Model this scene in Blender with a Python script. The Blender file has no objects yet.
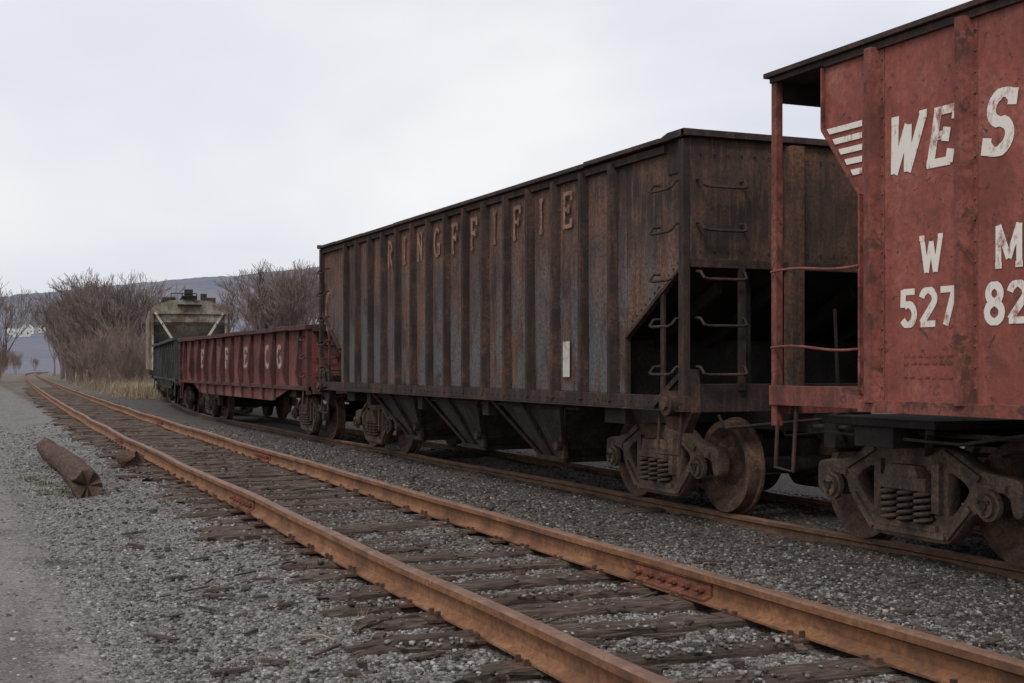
import bpy, math, random, bmesh
import numpy as np
from mathutils import Vector, Matrix, noise as mnoise
random.seed(7); rng=np.random.default_rng(7)
scene=bpy.context.scene
COL=scene.collection
TH=math.radians(23.46); ST,CT=math.sin(TH),math.cos(TH)
def place(u,d):
    """bearing given as tangent offset from the lens axis (metres per 1318 m), distance d"""
    s=(u-512)/1318.0*d
    return (ST*d+CT*s, CT*d-ST*s)

# ------------------------------------------------------------------ materials
def newmat(name):
    m=bpy.data.materials.new(name); m.use_nodes=True
    nt=m.node_tree; nt.nodes.clear()
    out=nt.nodes.new('ShaderNodeOutputMaterial'); b=nt.nodes.new('ShaderNodeBsdfPrincipled')
    nt.links.new(b.outputs[0],out.inputs[0])
    b.inputs['Specular IOR Level'].default_value=0.25
    return m,nt,b
class NT:
    def __init__(s,nt): s.nt=nt; s.tc=None
    def n(s,t,**k):
        x=s.nt.nodes.new(t)
        for a,v in k.items(): setattr(x,a,v)
        return x
    def l(s,a,b): s.nt.links.new(a,b)
    def coord(s,scale=(1,1,1),kind='Object'):
        if s.tc is None: s.tc=s.n('ShaderNodeTexCoord')
        if scale==(1,1,1): return s.tc.outputs[kind]
        mp=s.n('ShaderNodeMapping'); mp.inputs['Scale'].default_value=scale
        s.l(s.tc.outputs[kind],mp.inputs[0]); return mp.outputs[0]
    def noise(s,vec,scale,detail=4,rough=.6,dist=0):
        x=s.n('ShaderNodeTexNoise'); x.inputs['Scale'].default_value=scale
        x.inputs['Detail'].default_value=detail; x.inputs['Roughness'].default_value=rough
        x.inputs['Distortion'].default_value=dist
        s.l(vec,x.inputs['Vector']); return x.outputs[0]
    def ramp(s,fac,pts):
        r=s.n('ShaderNodeValToRGB'); e=r.color_ramp.elements
        while len(e)>1: e.remove(e[-1])
        def cc(c): return (c,c,c,1) if isinstance(c,(int,float)) else (*c,1)
        e[0].position=pts[0][0]; e[0].color=cc(pts[0][1])
        for p,c in pts[1:]:
            q=e.new(p); q.color=cc(c)
        s.l(fac,r.inputs[0]); return r.outputs[0]
    def mix(s,fac,a,b,mode='MIX'):
        x=s.n('ShaderNodeMix'); x.data_type='RGBA'; x.blend_type=mode
        for i,v in ((0,fac),(6,a),(7,b)):
            if isinstance(v,(int,float)): x.inputs[i].default_value=v if i==0 else (v,v,v,1)
            elif isinstance(v,tuple): x.inputs[i].default_value=(*v,1)
            else: s.l(v,x.inputs[i])
        return x.outputs[2]
    def math(s,op,a,b=None,c=None,clamp=False):
        x=s.n('ShaderNodeMath'); x.operation=op; x.use_clamp=clamp
        for i,v in enumerate((a,b,c)):
            if v is None: continue
            if isinstance(v,(int,float)): x.inputs[i].default_value=v
            else: s.l(v,x.inputs[i])
        return x.outputs[0]
    def bump(s,h,strength,dist,bsdf):
        x=s.n('ShaderNodeBump'); x.inputs['Strength'].default_value=strength; x.inputs['Distance'].default_value=dist
        s.l(h,x.inputs['Height']); s.l(x.outputs[0],bsdf.inputs['Normal'])

def rusty(name,main,dark,light,patch=None,pscale=1.6,streak=.6,fine=28,rough=.85,pamt=(.52,.62),bump=.5,lowpatch=False,spots=None,dent=0):
    """weathered painted / rusted steel: large blotches, vertical run-off streaks, fine speckle"""
    m,nt,b=newmat(name); N=NT(nt)
    v=N.coord(); vs=N.coord((1,1,.09))
    big=N.noise(v,pscale,5,.65,.4)
    fi=N.noise(v,fine,3,.7)
    c=N.ramp(big,[(.33,dark),(.5,main),(.68,light)])
    if streak:
        st=N.noise(vs,9,5,.62,.2)
        c=N.mix(N.math('MULTIPLY',N.ramp(st,[(.44,0.0),(.6,1.0)]),streak),c,dark)
        st2=N.noise(vs,16,3,.6,.1)
        c=N.mix(N.math('MULTIPLY',N.ramp(st2,[(.52,0.0),(.64,1.0)]),streak*.7),c,light)
    if patch:
        p=N.noise(N.coord((1,1,.45)) if lowpatch else v,pscale*1.7,6,.7,.6)
        pm=N.ramp(p,[(pamt[0],0.0),(pamt[1],1.0)])
        if lowpatch:
            sx=N.n('ShaderNodeSeparateXYZ'); N.l(N.tc.outputs['Object'],sx.inputs[0])
            mr=N.n('ShaderNodeMapRange'); mr.inputs[1].default_value=3.1; mr.inputs[2].default_value=1.6
            N.l(sx.outputs[2],mr.inputs[0]); pm=N.math('MULTIPLY',pm,mr.outputs[0])
        c=N.mix(pm,c,patch)
    if spots:
        p=N.noise(v,9,6,.75,.8); c=N.mix(N.ramp(p,[(.585,0.0),(.62,1.0)]),c,spots)
    c=N.mix(N.ramp(fi,[(.35,.7),(.6,0.0)]),c,dark)
    N.l(c,b.inputs['Base Color']); b.inputs['Roughness'].default_value=rough
    h=N.math('ADD',N.math('MULTIPLY',big,.8),N.math('MULTIPLY',fi,.3))
    if dent: h=N.math('ADD',h,N.math('MULTIPLY',N.noise(v,.9,1,.4),dent))
    N.bump(h,bump,.03,b)
    return m

M={}
M['hop_side']=rusty('hopper_rust_paint',(.145,.076,.053),(.034,.025,.022),(.235,.112,.07),patch=(.115,.12,.125),pscale=1.1,streak=.65,pamt=(.44,.54),lowpatch=True)
M['hop_post']=rusty('hopper_post_rust',(.05,.033,.028),(.023,.018,.016),(.125,.062,.044),pscale=2.2,streak=.6)
M['hop_end']=rusty('hopper_end_rust',(.09,.052,.039),(.032,.024,.021),(.2,.095,.058),pscale=1.5,streak=.6)
M['bay']=rusty('hopper_bay_steel',(.065,.053,.046),(.026,.022,.02),(.125,.095,.075),pscale=2.5,streak=.4)  # darker base: shade below the body is put into the colour
M['dark']=rusty('dark_underframe_steel',(.05,.039,.033),(.02,.017,.015),(.1,.07,.052),pscale=3,streak=.2)  # underframe shade is part of this dark colour; roof fittings share it
M['inner']=rusty('slope_sheet_steel',(.03,.025,.023),(.013,.012,.011),(.06,.043,.033),pscale=2,streak=.2)  # near-black so the shade under the cars is painted in
M['truck']=rusty('truck_cast_steel',(.13,.087,.063),(.045,.034,.028),(.22,.15,.107),pscale=4,streak=0,fine=40)
M['wheel']=rusty('wheel_rust',(.12,.07,.049),(.035,.026,.022),(.19,.115,.077),pscale=5,streak=0,fine=40)
M['wm']=rusty('red_oxide_paint',(.29,.083,.062),(.18,.057,.045),(.36,.14,.11),patch=(.13,.048,.037),pscale=1.3,streak=.35,fine=18,pamt=(.55,.68),rough=.75,spots=(.07,.038,.032),dent=2.0)
M['wm_rib']=rusty('red_oxide_rib',(.235,.07,.053),(.11,.042,.034),(.32,.12,.095),patch=(.08,.037,.03),pscale=2.2,streak=.45,pamt=(.53,.6))
M['wm_dark']=rusty('red_hopper_top_chord',(.05,.035,.03),(.025,.02,.018),(.11,.05,.04),pscale=3,streak=.2)
M['gon']=rusty('gondola_red_paint',(.2,.06,.052),(.085,.034,.03),(.27,.11,.09),patch=(.07,.036,.03),pscale=.9,streak=.6,pamt=(.5,.6))
M['gon_post']=rusty('gondola_post',(.09,.036,.032),(.04,.022,.02),(.16,.06,.05),pscale=2,streak=.5)
M['gon2']=rusty('dark_gondola_paint',(.055,.06,.056),(.025,.027,.025),(.1,.095,.088),pscale=1,streak=.6)
M['cov']=rusty('covered_hopper_grey',(.27,.25,.205),(.12,.1,.08),(.36,.34,.29),patch=(.13,.08,.055),pscale=.9,streak=.6,pamt=(.5,.6))
M['cov_l']=rusty('covered_hopper_light_frame',(.52,.5,.44),(.25,.22,.18),(.62,.6,.54),pscale=1.5,streak=.4)
M['rail']=rusty('rail_rust',(.235,.108,.052),(.11,.056,.035),(.32,.165,.082),pscale=3,streak=0,fine=30,rough=.85,bump=.3)
M['railtop']=rusty('rail_head_rust',(.195,.108,.072),(.12,.07,.05),(.26,.158,.11),pscale=4,streak=0,fine=30,rough=.6,bump=.1)
M['railB']=rusty('rail_rust_dull',(.16,.088,.05),(.085,.05,.034),(.23,.135,.08),pscale=3,streak=0,fine=30)
M['jbar']=rusty('joint_bar_rust',(.17,.06,.036),(.08,.035,.024),(.25,.095,.055),pscale=6,streak=0,fine=40)
M['plate']=rusty('tie_plate_rust',(.1,.056,.038),(.045,.03,.023),(.15,.085,.056),pscale=6,streak=0,fine=40)

def lettermat(name,paint,under,lo,hi):
    m,nt,b=newmat(name); N=NT(nt)
    v=N.coord(); vs=N.coord((1,1,.3))
    a=N.noise(v,7,6,.75,.4); a2=N.noise(vs,20,5,.7)
    f=N.math('ADD',N.math('MULTIPLY',a,.6),N.math('MULTIPLY',a2,.4))
    c=N.mix(N.ramp(f,[(lo,0.0),(hi,1.0)]),paint,under)
    N.l(c,b.inputs['Base Color']); b.inputs['Roughness'].default_value=.8
    return m
M['white']=lettermat('worn_white_lettering',(.74,.69,.62),(.3,.12,.095),.52,.62)
M['salmon']=lettermat('faded_lettering',(.3,.165,.12),(.11,.062,.045),.43,.56)
M['gwhite']=lettermat('gondola_lettering',(.48,.38,.34),(.16,.055,.048),.43,.58)
M['placard']=lettermat('faded_placard',(.5,.48,.44),(.2,.16,.12),.5,.62)

def wood(name,a,b_,c_,sc):
    m,nt,b=newmat(name); N=NT(nt)
    v=N.coord(sc); g=N.noise(v,6,6,.7,.3); v2=N.coord(); big=N.noise(v2,2.3,4,.6)
    c=N.ramp(g,[(.33,a),(.5,b_),(.68,c_)])
    c=N.mix(N.ramp(big,[(.4,0.0),(.65,.6)]),c,a)
    N.l(c,b.inputs['Base Color']); b.inputs['Roughness'].default_value=.95
    N.bump(g,.9,.03,b); return m
M['tie']=wood('weathered_tie_wood',(.04,.029,.024),(.12,.085,.068),(.23,.18,.15),(.9,9,9))
M['log']=wood('rotten_log_wood',(.04,.023,.018),(.1,.055,.04),(.17,.1,.07),(6,.5,6))
M['logend']=wood('log_end_wood',(.07,.045,.035),(.16,.11,.08),(.24,.17,.13),(8,8,8))

def plain(name,c1,c2,scale=3,rough=.9):
    m,nt,b=newmat(name); N=NT(nt)
    f=N.noise(N.coord(),scale,3,.6)
    N.l(N.ramp(f,[(.35,c1),(.65,c2)]),b.inputs['Base Color']); b.inputs['Roughness'].default_value=rough
    return m
M['bark']=plain('bare_branch_bark',(.125,.098,.088),(.2,.158,.142),.4)
M['bark2']=plain('shrub_stem_bark',(.15,.108,.09),(.25,.185,.155),.4)
M['dry']=plain('dry_grass_blades',(.19,.145,.1),(.34,.265,.18),.25)
M['grass']=plain('green_grass_blades',(.06,.08,.025),(.12,.13,.05),6)
M['hwall']=plain('house_siding',(.5,.5,.48),(.62,.61,.59),.5)
M['hroof']=plain('house_shingles',(.1,.095,.095),(.16,.15,.15),.5)
M['glass']=plain('window_dark_glass',(.03,.035,.04),(.05,.055,.06),.5,.3)
M['pole']=plain('utility_pole_wood',(.1,.08,.065),(.16,.13,.11),2)

# distant forest, blue-grey haze painted into colour: fine mottling, more stretched up the slope
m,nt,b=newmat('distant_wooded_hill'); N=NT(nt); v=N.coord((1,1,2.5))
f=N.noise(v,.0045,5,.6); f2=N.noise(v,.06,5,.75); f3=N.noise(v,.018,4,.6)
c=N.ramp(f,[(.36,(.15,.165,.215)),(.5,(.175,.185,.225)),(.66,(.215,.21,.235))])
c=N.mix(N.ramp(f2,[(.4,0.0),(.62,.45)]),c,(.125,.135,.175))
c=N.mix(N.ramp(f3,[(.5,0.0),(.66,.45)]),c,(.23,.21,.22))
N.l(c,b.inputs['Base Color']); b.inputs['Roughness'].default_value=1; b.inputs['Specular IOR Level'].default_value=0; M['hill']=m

def groundmat(name):
    m,nt,b=newmat(name); N=NT(nt); v=N.coord()
    sx=N.n('ShaderNodeSeparateXYZ'); N.l(N.tc.outputs['Object'],sx.inputs[0]); X,Y=sx.outputs[0],sx.outputs[1]
    xs=N.math('SUBTRACT',X,N.math('MULTIPLY',Y,.019))
    def vor(scale):
        x=N.n('ShaderNodeTexVoronoi'); x.inputs['Scale'].default_value=scale; N.l(v,x.inputs['Vector']); return x
    v1=vor(46)
    g1=N.n('ShaderNodeSeparateColor'); N.l(v1.outputs['Color'],g1.inputs[0])
    mid=N.noise(v,1.1,5,.65,.3); fine=N.noise(v,60,3,.75); low=N.noise(v,.35,3,.55)
    gr=N.ramp(g1.outputs[0],
        [(.0,(.1,.093,.088)),(.35,(.2,.189,.181)),(.7,(.285,.273,.263)),(.97,(.4,.387,.372))])
    gr=N.mix(N.ramp(fine,[(.4,.45),(.6,0.0)]),gr,(.09,.08,.072))
    cin=N.ramp(g1.outputs[1],[(.1,(.038,.031,.027)),(.6,(.082,.069,.06)),(.93,(.14,.122,.108)),(.98,(.26,.24,.225))])
    mr=N.n('ShaderNodeMapRange'); mr.inputs[1].default_value=4.2; mr.inputs[2].default_value=6.2; mr.interpolation_type='SMOOTHSTEP'
    N.l(xs,mr.inputs[0])
    mk=N.math('ADD',N.math('MULTIPLY',mr.outputs[0],.28),mid)
    mr2=N.n('ShaderNodeMapRange'); mr2.inputs[1].default_value=1.9; mr2.inputs[2].default_value=2.9; N.l(xs,mr2.inputs[0])
    mr3=N.n('ShaderNodeMapRange'); mr3.inputs[1].default_value=8.; mr3.inputs[2].default_value=12.; N.l(Y,mr3.inputs[0])
    mk=N.math('ADD',mk,N.math('MULTIPLY',N.math('MULTIPLY',mr2.outputs[0],mr3.outputs[0]),.18))
    c=N.mix(N.math('MULTIPLY',N.ramp(mk,[(.54,0.0),(.68,1.0)]),.86),gr,cin)
    c=N.mix(N.ramp(N.noise(v,4,4,.7,.4),[(.5,0.0),(.7,.45)]),c,(.12,.102,.09))
    for xr in (2.44,3.96):
        d=N.math('ABSOLUTE',N.math('SUBTRACT',xs,xr))
        r=N.n('ShaderNodeMapRange'); r.inputs[1].default_value=.34; r.inputs[2].default_value=.06; N.l(d,r.inputs[0])
        c=N.mix(N.math('MULTIPLY',r.outputs[0],.6),c,(.08,.052,.038))
    rd=N.n('ShaderNodeMapRange'); rd.inputs[1].default_value=1.2; rd.inputs[2].default_value=.2; rd.interpolation_type='SMOOTHSTEP'
    N.l(N.math('ADD',X,N.math('MULTIPLY',N.math('SUBTRACT',mid,.5),1.8)),rd.inputs[0])
    rc=N.ramp(N.noise(N.coord((1,.08,1)),2.8,5,.65,.2),[(.34,(.105,.088,.08)),(.5,(.185,.162,.152)),(.66,(.265,.24,.228))])
    rc=N.mix(N.ramp(fine,[(.42,.4),(.56,0.0)]),rc,(.1,.084,.076))
    rc=N.mix(N.math('MULTIPLY',g1.outputs[2],.3),rc,gr)
    c=N.mix(N.math('MULTIPLY',rd.outputs[0],.92),c,rc)
    fr=N.n('ShaderNodeMapRange'); fr.inputs[1].default_value=60; fr.inputs[2].default_value=120; N.l(Y,fr.inputs[0])
    fc=N.ramp(low,[(.4,(.15,.13,.11)),(.6,(.22,.185,.145))])
    c=N.mix(N.math('MULTIPLY',fr.outputs[0],.7),c,fc)
    N.l(c,b.inputs['Base Color']); b.inputs['Roughness'].default_value=.95
    h=N.math('MULTIPLY_ADD',v1.outputs['Distance'],-1.0,N.math('MULTIPLY',fine,.5))
    nrd=N.math('SUBTRACT',1.0,N.math('MULTIPLY',rd.outputs[0],.7))
    N.bump(N.math('MULTIPLY',h,nrd),.9,.028,b)
    return m
M['ground']=groundmat('gravel_ground'); M['road']=groundmat('dirt_road_surface')
def stonemat(name,ramp):
    m,nt,b=newmat(name); N=NT(nt); g=N.n('ShaderNodeNewGeometry')
    c=N.ramp(g.outputs['Random Per Island'],ramp)
    N.l(c,b.inputs['Base Color']); b.inputs['Roughness'].default_value=.9; return m
M['stone']=stonemat('crushed_stone',[(0,(.075,.067,.061)),(.3,(.14,.13,.123)),(.6,(.195,.186,.178)),(.88,(.265,.254,.245)),(1,(.4,.387,.365))])
M['cinder']=stonemat('cinder_stone',[(0,(.032,.027,.024)),(.5,(.074,.062,.053)),(.85,(.13,.112,.098)),(1,(.25,.23,.21))])

# ------------------------------------------------------------------ mesh builder
class MB:
    def __init__(s): s.v=[]; s.f=[]; s.m=[]
    def add(s,vs,fs,mi=0):
        o=len(s.v); s.v+= [tuple(p) for p in vs]
        for f in fs: s.f.append([i+o for i in f]); s.m.append(mi)
    def box(s,x0,x1,y0,y1,z0,z1,mi=0):
        x0,x1=min(x0,x1),max(x0,x1); y0,y1=min(y0,y1),max(y0,y1); z0,z1=min(z0,z1),max(z0,z1)
        s.add([(x0,y0,z0),(x1,y0,z0),(x1,y1,z0),(x0,y1,z0),(x0,y0,z1),(x1,y0,z1),(x1,y1,z1),(x0,y1,z1)],
              [(0,3,2,1),(4,5,6,7),(0,1,5,4),(1,2,6,5),(2,3,7,6),(3,0,4,7)],mi)
    def beam(s,p0,p1,w,h,mi=0,up=(0,0,1)):
        p0,p1=Vector(p0),Vector(p1); d=(p1-p0).normalized(); u=Vector(up)
        if abs(d.dot(u))>.98: u=Vector((1,0,0))
        r=d.cross(u).normalized(); u=r.cross(d)
        vs=[p+r*a*w/2+u*b*h/2 for p in (p0,p1) for a,b in ((-1,-1),(1,-1),(1,1),(-1,1))]
        s.add(vs,[(0,1,2,3),(7,6,5,4),(0,4,5,1),(1,5,6,2),(2,6,7,3),(3,7,4,0)],mi)
    def tube(s,pts,r,n=6,mi=0,rads=None,cap=True):
        pts=[Vector(p) for p in pts]; vs=[]; u=None
        for i,p in enumerate(pts):
            d=(pts[min(i+1,len(pts)-1)]-pts[max(i-1,0)]).normalized()
            if u is None:
                u=Vector((0,0,1)) if abs(d.z)<.9 else Vector((1,0,0))
            u=(u-d*u.dot(d)).normalized(); w=d.cross(u)
            rr=rads[i] if rads else r
            for k in range(n):
                a=2*math.pi*k/n; vs.append(p+u*math.cos(a)*rr+w*math.sin(a)*rr)
        fs=[]
        for i in range(len(pts)-1):
            for k in range(n):
                k2=(k+1)%n; fs.append((i*n+k,i*n+k2,(i+1)*n+k2,(i+1)*n+k))
        if cap: fs.append(tuple(range(n))[::-1]); fs.append(tuple((len(pts)-1)*n+k for k in range(n)))
        s.add(vs,fs,mi)
    def cyl(s,p0,p1,r,n=16,mi=0): s.tube([p0,p1],r,n,mi)
    def prism(s,poly,axis,a0,a1,mi=0):
        n=len(poly)
        def P(a,q):
            if axis=='x': return (a,q[0],q[1])
            if axis=='y': return (q[0],a,q[1])
            return (q[0],q[1],a)
        vs=[P(a0,q) for q in poly]+[P(a1,q) for q in poly]
        fs=[tuple(range(n)),tuple(range(2*n-1,n-1,-1))]+[(i,i+n,(i+1)%n+n,(i+1)%n) for i in range(n)]
        s.add(vs,fs,mi)
    def lathe_x(s,prof,c,n=40,mi=0):
        vs=[];fs=[];k=len(prof)
        for j in range(n):
            a=2*math.pi*j/n
            for (x,r) in prof: vs.append((c[0]+x,c[1]+r*math.cos(a),c[2]+r*math.sin(a)))
        for j in range(n):
            j2=(j+1)%n
            for i in range(k-1): fs.append((j*k+i,j*k+i+1,j2*k+i+1,j2*k+i))
        s.add(vs,fs,mi)
    def frustum(s,a,b,mi=0):
        def q(t): return [(t[0],t[2],t[4]),(t[1],t[2],t[4]),(t[1],t[3],t[4]),(t[0],t[3],t[4])]
        s.add(q(a)+q(b),[(0,3,2,1),(4,5,6,7),(0,1,5,4),(1,2,6,5),(2,3,7,6),(3,0,4,7)],mi)
    def obj(s,name,mats,parent=None,bevel=0,smooth=False,loc=None):
        me=bpy.data.meshes.new(name); me.from_pydata(s.v,[],s.f)
        for m in mats: me.materials.append(M[m])
        me.polygons.foreach_set('material_index',s.m)
        me.update()
        bm=bmesh.new(); bm.from_mesh(me); bmesh.ops.recalc_face_normals(bm,faces=bm.faces); bm.to_mesh(me); bm.free()
        if smooth:
            me.polygons.foreach_set('use_smooth',[True]*len(me.polygons))
            try: me.set_sharp_from_angle(angle=math.radians(35))
            except Exception: pass
        o=bpy.data.objects.new(name,me); COL.objects.link(o)
        if parent: o.parent=parent
        if loc: o.location=loc
        if bevel:
            bv=o.modifiers.new('bevel','BEVEL'); bv.width=bevel; bv.segments=1; bv.limit_method='ANGLE'; bv.angle_limit=math.radians(40)
        return o
def empty(name,loc=(0,0,0),rotz=0):
    e=bpy.data.objects.new(name,None); COL.objects.link(e); e.location=loc; e.rotation_euler=(0,0,rotz); e.empty_display_size=.3; return e

# ------------------------------------------------------------------ track geometry
def dA(y): return .019*y+.0048*np.maximum(0,y-20)**1.33+.00012*np.maximum(0,y-190)**2.2
def dB(y): return .034*np.maximum(0,y-38)**1.35
AL,AR=2.44,3.96; BL,BR=7.2,8.71; AZ=.25
def sst(a,b,x):
    t=np.clip((x-a)/(b-a),0,1); return t*t*(3-2*t)
def micro(x,y):
    h=0
    rr=np.random.default_rng(3)
    for k,amp in ((1.2,.010),(2.7,.008),(5.5,.006),(11,.004),(19,.003)):
        for j in range(3):
            a=rr.uniform(0,2*math.pi); ph=rr.uniform(0,6)
            h=h+amp*.6*np.sin(k*(x*math.cos(a)+y*math.sin(a))+ph+1.3*np.sin(.7*k*(x*math.sin(a)-y*math.cos(a))))
    return h*np.exp(-np.maximum(0,y-25)/40)
def gz(x,y):
    xa=x-dA(y)
    left=-.035+.065*sst(.9,2.0,xa)
    bed=left-.13*sst(4.6,6.4,xa)
    return bed+micro(x,y)*(1-.35*sst(1.3,1.7,xa)*(1-sst(4.7,5.1,xa)))
def axis(segs):
    out=[]
    for a,b,st in segs: out+=list(np.arange(a,b-1e-6,st))
    return np.array(out)
gx=np.concatenate([-np.geomspace(3500,12,22),axis([(-11,-3,1.),(-3,10,.11),(10,32,.6)]),np.geomspace(33,3500,22)])
gy=np.concatenate([-np.geomspace(1500,4,12),axis([(-3,3,.5),(3,26,.11),(26,60,.5),(60,300,5.)]),np.geomspace(305,3800,22)])
def rawmesh(name,P,F,mat,smooth=False):
    me=bpy.data.meshes.new(name); me.vertices.add(len(P)); me.vertices.foreach_set('co',P.ravel())
    me.loops.add(F.size); me.loops.foreach_set('vertex_index',F.ravel())
    me.polygons.add(len(F)); me.polygons.foreach_set('loop_start',np.arange(len(F))*4); me.polygons.foreach_set('loop_total',np.full(len(F),4))
    if smooth: me.polygons.foreach_set('use_smooth',np.ones(len(F),bool))
    me.update(calc_edges=True); me.materials.append(M[mat]); o=bpy.data.objects.new(name,me); COL.objects.link(o); return o
def sheet(name,xs,ys,off,mat):
    X,Y=np.meshgrid(xs,ys); Z=gz(X,Y)+off
    V=np.stack([X,Y,Z],-1).reshape(-1,3); nx,ny=len(xs),len(ys)
    i=np.arange(ny-1)[:,None]*nx+np.arange(nx-1)[None,:]
    F=np.stack([i,i+1,i+nx+1,i+nx],-1).reshape(-1,4)
    return rawmesh(name,V,F,mat,True)
sheet('ground',gx,gy,0,'ground')
rx=gx[(gx>-3.6)&(gx<.75)]; ry=gy[(gy>-60)&(gy<330)]
sheet('dirt_road',rx,ry,.005,'road')

def wob(x0,y): return .009*(math.sin(y*.9+x0)+.6*math.sin(y*2.1+x0*3))
def railz(x0,y): return .007*math.sin(y*.8+x0*2)
def rail_mesh(name,x0,fd,zt,ys,mats,parent):
    hw,ht,web,bw=.036,.042,.009,.07
    prof=[(-bw,-.172),(-bw,-.160),(-web-.006,-.140),(-web,-.125),(-web,-.06),(-hw,-.045),(-hw,-.010),(-hw+.01,0),
          (hw-.01,0),(hw,-.010),(hw,-.045),(web,-.06),(web,-.125),(web+.006,-.140),(bw,-.160),(bw,-.172)]
    k=len(prof); V=[];F=[];mi=[]
    for j,y in enumerate(ys):
        for (a,b) in prof: V.append((x0+float(fd(y))+a+wob(x0,y),y,zt+b+railz(x0,y)))
    for j in range(len(ys)-1):
        for i in range(k):
            i2=(i+1)%k; F.append((j*k+i,j*k+i2,(j+1)*k+i2,(j+1)*k+i)); mi.append(1 if i in (6,7,8) else 0)
    mb=MB(); mb.v=V; mb.f=F; mb.m=mi
    return mb.obj(name,mats,parent)
ysA=list(np.arange(-4,40,.4))+list(np.arange(40,330,4.))
tA=empty('railroad_track')
rail_mesh('rail_left',AL,dA,AZ,ysA,['rail','railtop'],tA); rail_mesh('rail_right',AR,dA,AZ,ysA,['rail','railtop'],tA)
ysB=list(np.arange(-6,60,.5))+list(np.arange(60,200,4.))
tB=empty('railroad_track')
rail_mesh('rail_left',BL,dB,0,ysB,['railB','railtop'],tB); rail_mesh('rail_right',BR,dB,0,ysB,['railB','railtop'],tB)

def tie(mb,xc,yc,zt,L=2.6,w=.22,yaw=0,seed=0):
    """weathered sleeper: broken ends, worn hollows, occasionally split lengthwise"""
    rr=random.Random(seed); split=rr.random()<.35
    parts=[(-.5,.5)] if not split else [(-.5,rr.uniform(-.15,.1)),(None,.5)]
    if split: parts[1]=(parts[0][1]+rr.uniform(.05,.1),.5)
    for (wa,wb) in parts:
        n=22; e0=rr.uniform(-.08,.25); e1=rr.uniform(-.25,.08)
        ww=wb-wa; c0=(wa+wb)/2
        cs=[(-.5,-1),(-.52,-.15),(-.42,.0),(-.15,0),(.15,0),(.42,0),(.52,-.15),(.5,-1)]
        V=[];F=[];k=len(cs); ca,sa=math.cos(yaw),math.sin(yaw); t0=rr.uniform(-.025,.025)
        lo=[rr.uniform(-.012,.008) for _ in range(k)]; ph=rr.uniform(0,6)
        for i in range(n+1):
            t=i/n; x=-L/2+e0+t*(L+e1-e0); wear=.5+.5*math.sin(t*6+ph); hol=-.02*max(0,mnoise.noise(Vector((seed*1.7+wa,t*4,0))))
            for j,(a,b) in enumerate(cs):
                en=i in(0,n)
                jx=rr.uniform(-.1,.1) if en else 0
                yy=(c0+a*ww)*w*(1-(.3*rr.random() if en else 0))+rr.uniform(-.01,.01); zz=b*.12+lo[j]*wear+hol+rr.uniform(-.007,.006)-(rr.uniform(0,.045) if en else 0)+t0*(t-.5)
                xx=x+jx; V.append((xc+xx*ca-yy*sa,yc+xx*sa+yy*ca,zt+zz))
        for i in range(n):
            for j in range(k-1): F.append((i*k+j,i*k+j+1,(i+1)*k+j+1,(i+1)*k+j))
        F.append(tuple(range(k))); F.append(tuple(n*k+j for j in range(k))[::-1])
        mb.add(V,F)
mbT=MB(); mbP=MB(); y=2.0; i=0; TY=[]
while y<90:
    zt=.079+random.uniform(-.012,.003)
    if random.random()<.1: zt=.058
    if 9.3<y<12.4: zt=.04 if i%3 else .072
    xc=(AL+AR)/2+float(dA(y))+random.uniform(-.12,.1); yaw=random.uniform(-.04,.04)-.019
    tie(mbT,xc,y,zt,yaw=yaw,seed=i,w=.23+random.uniform(-.03,.03)); TY.append((xc,y,yaw,zt))
    for xr in (AL,AR):
        x=xr+float(dA(y))
        if y<26:
            mbP.box(x-.15,x+.15,y-.09,y+.09,AZ-.19,AZ-.1725)
            for sx_ in (-1,1):
                for sy_ in (-.05,.05):
                    mbP.box(x+sx_*.083-.012,x+sx_*.083+.012,y+sy_-.011,y+sy_+.011,AZ-.172,AZ-.145+random.uniform(-.01,.015))
    y+=.57+random.uniform(-.08,.08); i+=1
mbT.obj('ties',['tie'],tA); mbP.obj('tie_plates_and_spikes',['plate'],tA)
mbT=MB(); y=-2
while y<60:
    tie(mbT,(BL+BR)/2+float(dB(y)),y,-.115+random.uniform(-.03,.02),yaw=random.uniform(-.03,.03),seed=i); y+=.58; i+=1
mbT.obj('ties',['tie'],tB)
mbJ=MB()
def joint(xr,yc,side,fd=dA,z=AZ):
    L=.46; sl=.019
    for sd in (side,-side):
        x=xr+float(fd(yc)); zz=z+railz(xr,yc)
        pr=[(0.011,-.145),(.070,-.158),(.070,-.145),(.03,-.128),(.024,-.07),(.036,-.050),(.011,-.050)]
        V=[];k=len(pr)
        for yy in (yc-L,yc+L):
            for (a,b) in pr: V.append((x+sd*a+sl*(yy-yc)+wob(xr,yy),yy,zz+b))
        F=[tuple(range(k)),tuple(range(2*k-1,k-1,-1))]+[(i_,i_+k,(i_+1)%k+k,(i_+1)%k) for i_ in range(k)]
        mbJ.add(V,F)
        for b_ in (-.38,-.22,-.07,.07,.22,.38):
            yy=yc+b_; xx=x+sl*b_+wob(xr,yy)
            mbJ.cyl((xx+sd*.02,yy,zz-.1),(xx+sd*.058,yy,zz-.1),.024,6); mbJ.cyl((xx+sd*.058,yy,zz-.1),(xx+sd*.085,yy,zz-.1),.013,8)
joint(AR,6.95,-1); joint(AL,12.6,-1); joint(AR,19,-1); joint(AL,24,-1); joint(AR,31,-1)
mbJ.obj('joint_bars',['jbar'],tA,bevel=.003)

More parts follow.
